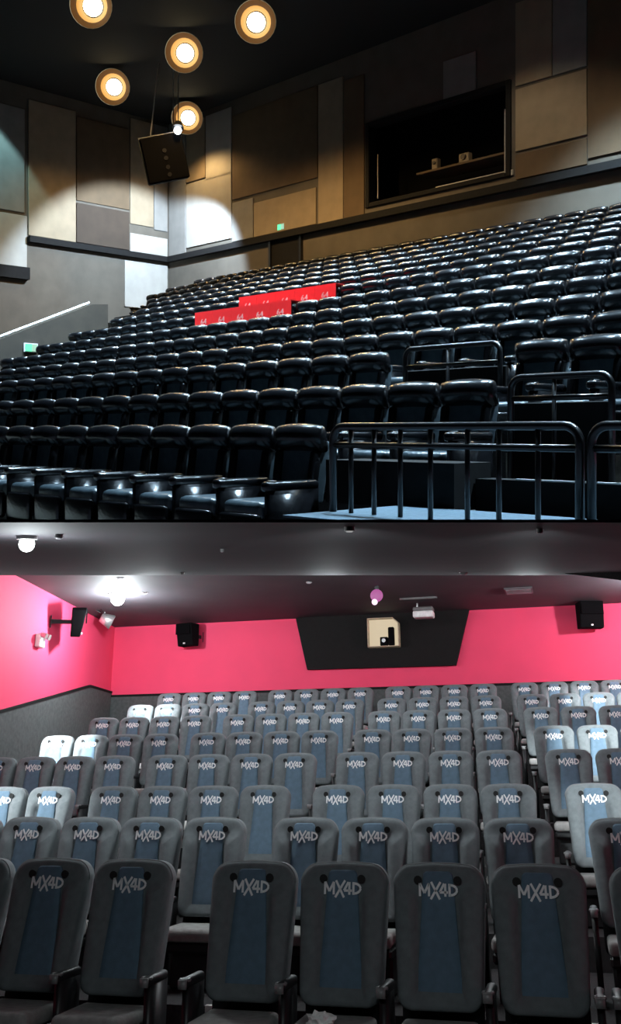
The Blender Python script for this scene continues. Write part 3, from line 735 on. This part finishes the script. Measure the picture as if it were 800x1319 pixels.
# ---- grey cinema seats
def llean(x, y, z):
    k = (1.28 - z)
    return (x, y - 0.17 * k - 0.05 * max(0, 0.75 - z), z)
def wings(x, y, z):
    if y < 0.0:
        b = min(1.0, max(0.0, (abs(x) - 0.115) / 0.045)); lowf = min(1, max(0, (1.16 - z) / 0.08))
        y -= 0.06 * b * lowf * (1 if abs(x) < 0.262 else 0.35)
    return llean(x, y, z)
BO = rrect(0.50, 0.565, 0.50, 1.255, 0.10, 0.08, 0.025, 7)
RG = [(0.95, 0.085), (0.99, 0.07), (1.0, 0.045), (1.0, 0.0), (0.985, -0.022), (0.95, -0.036), (0.9, -0.042), (0.8, -0.042), (0.68, -0.042), (0.58, -0.042), (0.5, -0.042), (0.42, -0.042), (0.2, -0.042)]
LM = {
    'backrest': plate('backrest', FABRIC, BO, RG, wings),
    'centre_panel': plate('centre_panel', FABRICB, rrect(0.275, 0.185, 0.52, 1.235, 0.03, 0.03), [(1.0, -0.03), (1.0, -0.052), (0.97, -0.058), (0.6, -0.060)], llean),
    'piping': None,
    'seat_cushion': box_mesh('seat_cushion', CUSH, -0.225, 0.225, -0.62, -0.17, 0.36, 0.46, 0.035, 3),
    'seat_pan': box_mesh('seat_pan', PLASTIC, -0.22, 0.22, -0.60, -0.12, 0.28, 0.36, 0.02, 1, False),
    'pedestal': box_mesh('pedestal', PLASTIC, -0.20, 0.20, -0.45, -0.05, 0.0, 0.30, 0.02, 1, False),
    'back_shell': plate('back_shell', PLASTIC, rrect(0.48, 0.50, 0.30, 1.20, 0.07, 0.05), [(0.9, 0.115), (1.0, 0.09), (1.0, 0.07)], llean),
}
bm = bmesh.new(); ring = [llean(p[0] * 0.992, -0.004, 0.881 + (p[1] - 0.881) * 0.995) for p in BO if p[1] > 0.58]
tube(bm, ring, 0.006, 5); LM['piping'] = mesh_from(bm, 'piping', PIPE, True)
def hole_mesh():
    bm = bmesh.new()
    cyl(bm, (0, -0.052, 0), (0, -0.03, 0), 0.026, 0.020, 12)
    return mesh_from(bm, 'headrest_hole', HOLE)
HOLEM = hole_mesh()
def stroke(bm, a_, b_, w_, t_=0.003):
    a_, b_ = Vector(a_), Vector(b_); d_ = (b_ - a_).normalized(); n_ = Vector((-d_.y, d_.x)) * w_ / 2
    q_ = [a_ - n_, b_ - n_, b_ + n_, a_ + n_]
    A_ = [bm.verts.new((p.x, -t_, p.y)) for p in q_]; B_ = [bm.verts.new((p.x, 0.0, p.y)) for p in q_]
    bm.faces.new(A_); bm.faces.new(B_[::-1])
    for i_ in range(4): bm.faces.new((A_[i_], B_[i_], B_[(i_ + 1) % 4], A_[(i_ + 1) % 4]))
def logo_mesh():
    bm = bmesh.new(); H = 0.036; w_ = 0.0135
    S = [((-0.110, -H), (-0.110, H)), ((-0.110, H), (-0.082, -H * 0.5)), ((-0.082, -H * 0.5), (-0.054, H)), ((-0.054, H), (-0.054, -H)),      # M
         ((-0.040, H * 1.25), (0.012, -H * 1.45)), ((0.018, H * 1.25), (-0.044, -H * 1.45)),                                                    # X
         ((0.040, H), (0.012, -H * 0.35)), ((0.012, -H * 0.35), (0.062, -H * 0.35)), ((0.046, H), (0.046, -H)),                                 # 4
         ((0.072, -H), (0.072, H))]                                                                                                            # D
    for a_, b_ in S: stroke(bm, a_, b_, w_)
    arc = [(0.072 + 0.046 * math.cos(math.radians(a)), H * 0.82 * math.sin(math.radians(a))) for a in range(-90, 91, 30)]
    for a_, b_ in zip(arc, arc[1:]): stroke(bm, a_, b_, w_)
    return mesh_from(bm, 'logo_print', WHITE)
LOGO = logo_mesh()
bm = bmesh.new(); box(bm, -0.03, 0.03, -0.46, -0.14, 0.60, 0.655, 0.02, 2); box(bm, -0.022, 0.022, -0.40, -0.14, 0.0, 0.61)
LARM = mesh_from(bm, 'armrest', PLASTIC, True)
bm = bmesh.new(); torus(bm, (0, -0.42, 0.645), 0.028, 0.010, 12, 6); box(bm, -0.026, 0.026, -0.47, -0.455, 0.60, 0.65)
LCUP = mesh_from(bm, 'cup_holder', mat('cup_grey', (0.20, 0.20, 0.20), 0.3), True)
def grey_seat(p, label, group, left_arm):
    t = thing('cinema_seat', label, 'cinema seat', at(ML, p), group)
    for k, me in LM.items():
        o = obj(k, me, t)
        if k == 'centre_panel':
            g = obj('logo_print', LOGO, o, Matrix.Translation(llean(0, -0.0625, 1.132)) @ RXm(-9.6)); g['label'] = 'white lettering'
    for s_ in (-1, 1): obj('headrest_hole', HOLEM, t, Matrix.Translation(llean(s_ * 0.122, -0.012, 1.185)))
    for x in ([-0.30] if left_arm else []) + [0.30]:
        a = obj('armrest', LARM, t, Matrix.Translation((x, 0, 0))); obj('cup_holder', LCUP, a)
    return t
for i, blocks in enumerate(GROUPS):
    for bi, xs in enumerate(blocks):
        us = [row_u(i, x) for x in xs]
        m0 = sum(u - k * LSP for k, u in enumerate(us)) / len(us)
        for k in range(len(xs)):
            p = FLOORP[i] + LU * (m0 + k * LSP)
            nb = len(blocks); side = ['block by the pink side wall', 'second block from the pink side wall', 'third block from the pink side wall', 'block furthest from the pink side wall']
            bname = side[bi if nb == 4 else (0, 2, 3)[bi]]
            if nb == 3: bname = ['block by the pink side wall', 'middle block', 'block furthest from the pink side wall'][bi]
            kk = len(xs) - 1 - k if bi == 0 else k
            lab = 'grey seat, %s row, %s, %s from the aisle' % ('front' if i == 0 else ORD[i], bname, ORD[kk])
            tis = (i == 0 and bi == 1 and k == 1)
            if tis: lab = 'front row grey fabric seat with crumpled tissue on its cushion'
            grey_seat(p, lab, None if tis else 'grey seats in the %s row' % ORD[i], k == 0)
            if tis:
                bm = bmesh.new(); bmesh.ops.create_icosphere(bm, subdivisions=3, radius=0.06)
                for v in bm.verts:
                    f = 0.8 + 0.28 * math.sin(v.co.x * 90 + v.co.y * 60) * math.sin(v.co.z * 110 + v.co.x * 40)
                    v.co = Vector((v.co.x * 1.6 * f, v.co.y * 1.1 * f, max(0.0, v.co.z + 0.025) * f * 0.9))
                tm = mesh_from(bm, 'tissue', TISSUE)
                tag(obj('tissue', tm, None, at(ML, p + LU * -0.04 - LV * 0.50 + LW * 0.462)), 'crumpled white tissue lying on a front row seat cushion', 'tissue')
# aisle step edges
k = 11
for i in range(0, 8):
    for bi in range(len(GROUPS[i]) - 1):
        a = row_u(i, GROUPS[i][bi][-1]) + 0.34; b = row_u(i, GROUPS[i][bi + 1][0]) - 0.34
        if b - a < 0.08: continue
        for j, dy in enumerate((-1.0,)):
            me = box_mesh('trim', NOSE, 0, b - a, -0.012, 0.03, -0.04, 0.008)
            struct('trim_%d' % k, me, None, at(ML, FLOORP[i] + LU * a + LV * dy)); k += 1
# ---- lights of the lower hall
WL = (0.87, 0.97, 1.0)
light('spot_lamp_light', 'POINT', pB - nB * 0.45, 420, WL, size=0.07)
light('spot_lamp_light', 'POINT', pA - nA * 0.16, 8, WL, size=0.06)
light('spot_lamp_light', 'POINT', low(RX - 0.9, BWY - 2.6, CZ - 0.4), 420, WL, size=0.07)
for a_ in (0.30, 0.45, 0.58, 0.72):  # added lamps hidden behind the bulkhead to light the rows
    for b_, e in ((0.2, 85), (0.65, 75)):
        p = f0.lerp(f1, a_).lerp(fc0.lerp(fc1, a_), b_) - LW * 0.25
        if XL - 1 < lx(p) < RX: light('hidden_fill_light', 'POINT', p, e, WL, size=0.15)
for x, y in ((450, 678.5), (695, 681), (76, 688)):
    p, n = ceil_pt(x, y); light('disc_lamp_light', 'SPOT', p - n * 0.05, 23, WL, FLOORP[0] + LU * row_u(0, CX + (x - CX) * 0.8) + LW * 0.9, 0.06, 100, 0.6)
for fx in (0.25, 0.5, 0.75):  # more added lamps out of sight, filling the back rows
    light('hidden_fill_light', 'POINT', low(XL + (RX - XL) * fx, BWY - 6.6, CZ - 0.25), 170, WL, size=0.12)
def seat_at(i, x): return FLOORP[i] + LU * row_u(i, x) + LW * 1.1
def hidden_spot_pos(x, y): return under(low(x, y, 0), f0, ln) - LW * 0.3
light('added_seat_spot', 'SPOT', hidden_spot_pos(XL + 2.2, rowy[4] - 2.6), 4500, WL, seat_at(4, 84), 0.05, 24, 0.7)  # unseen spots added to brighten seats at both sides
light('added_seat_spot', 'SPOT', hidden_spot_pos(XL + 2.2, rowy[4] - 1.6), 8000, WL, seat_at(6, 200), 0.05, 12, 0.7)
light('added_seat_spot', 'SPOT', hidden_spot_pos(XL + 2.6, rowy[2] - 2.4), 1800, WL, seat_at(2, 35), 0.05, 26, 0.7)
light('added_seat_spot', 'SPOT', hidden_spot_pos(RX - 1.0, rowy[4] - 3.0), 2200, WL, seat_at(4, 775), 0.05, 24, 0.7)
light('added_seat_spot', 'SPOT', hidden_spot_pos(RX - 1.0, rowy[4] - 2.0), 6000, WL, seat_at(6, 770), 0.05, 12, 0.7)
light('added_seat_spot', 'SPOT', hidden_spot_pos(RX - 1.4, rowy[2] - 3.0), 800, WL, seat_at(2, 775), 0.05, 24, 0.7)
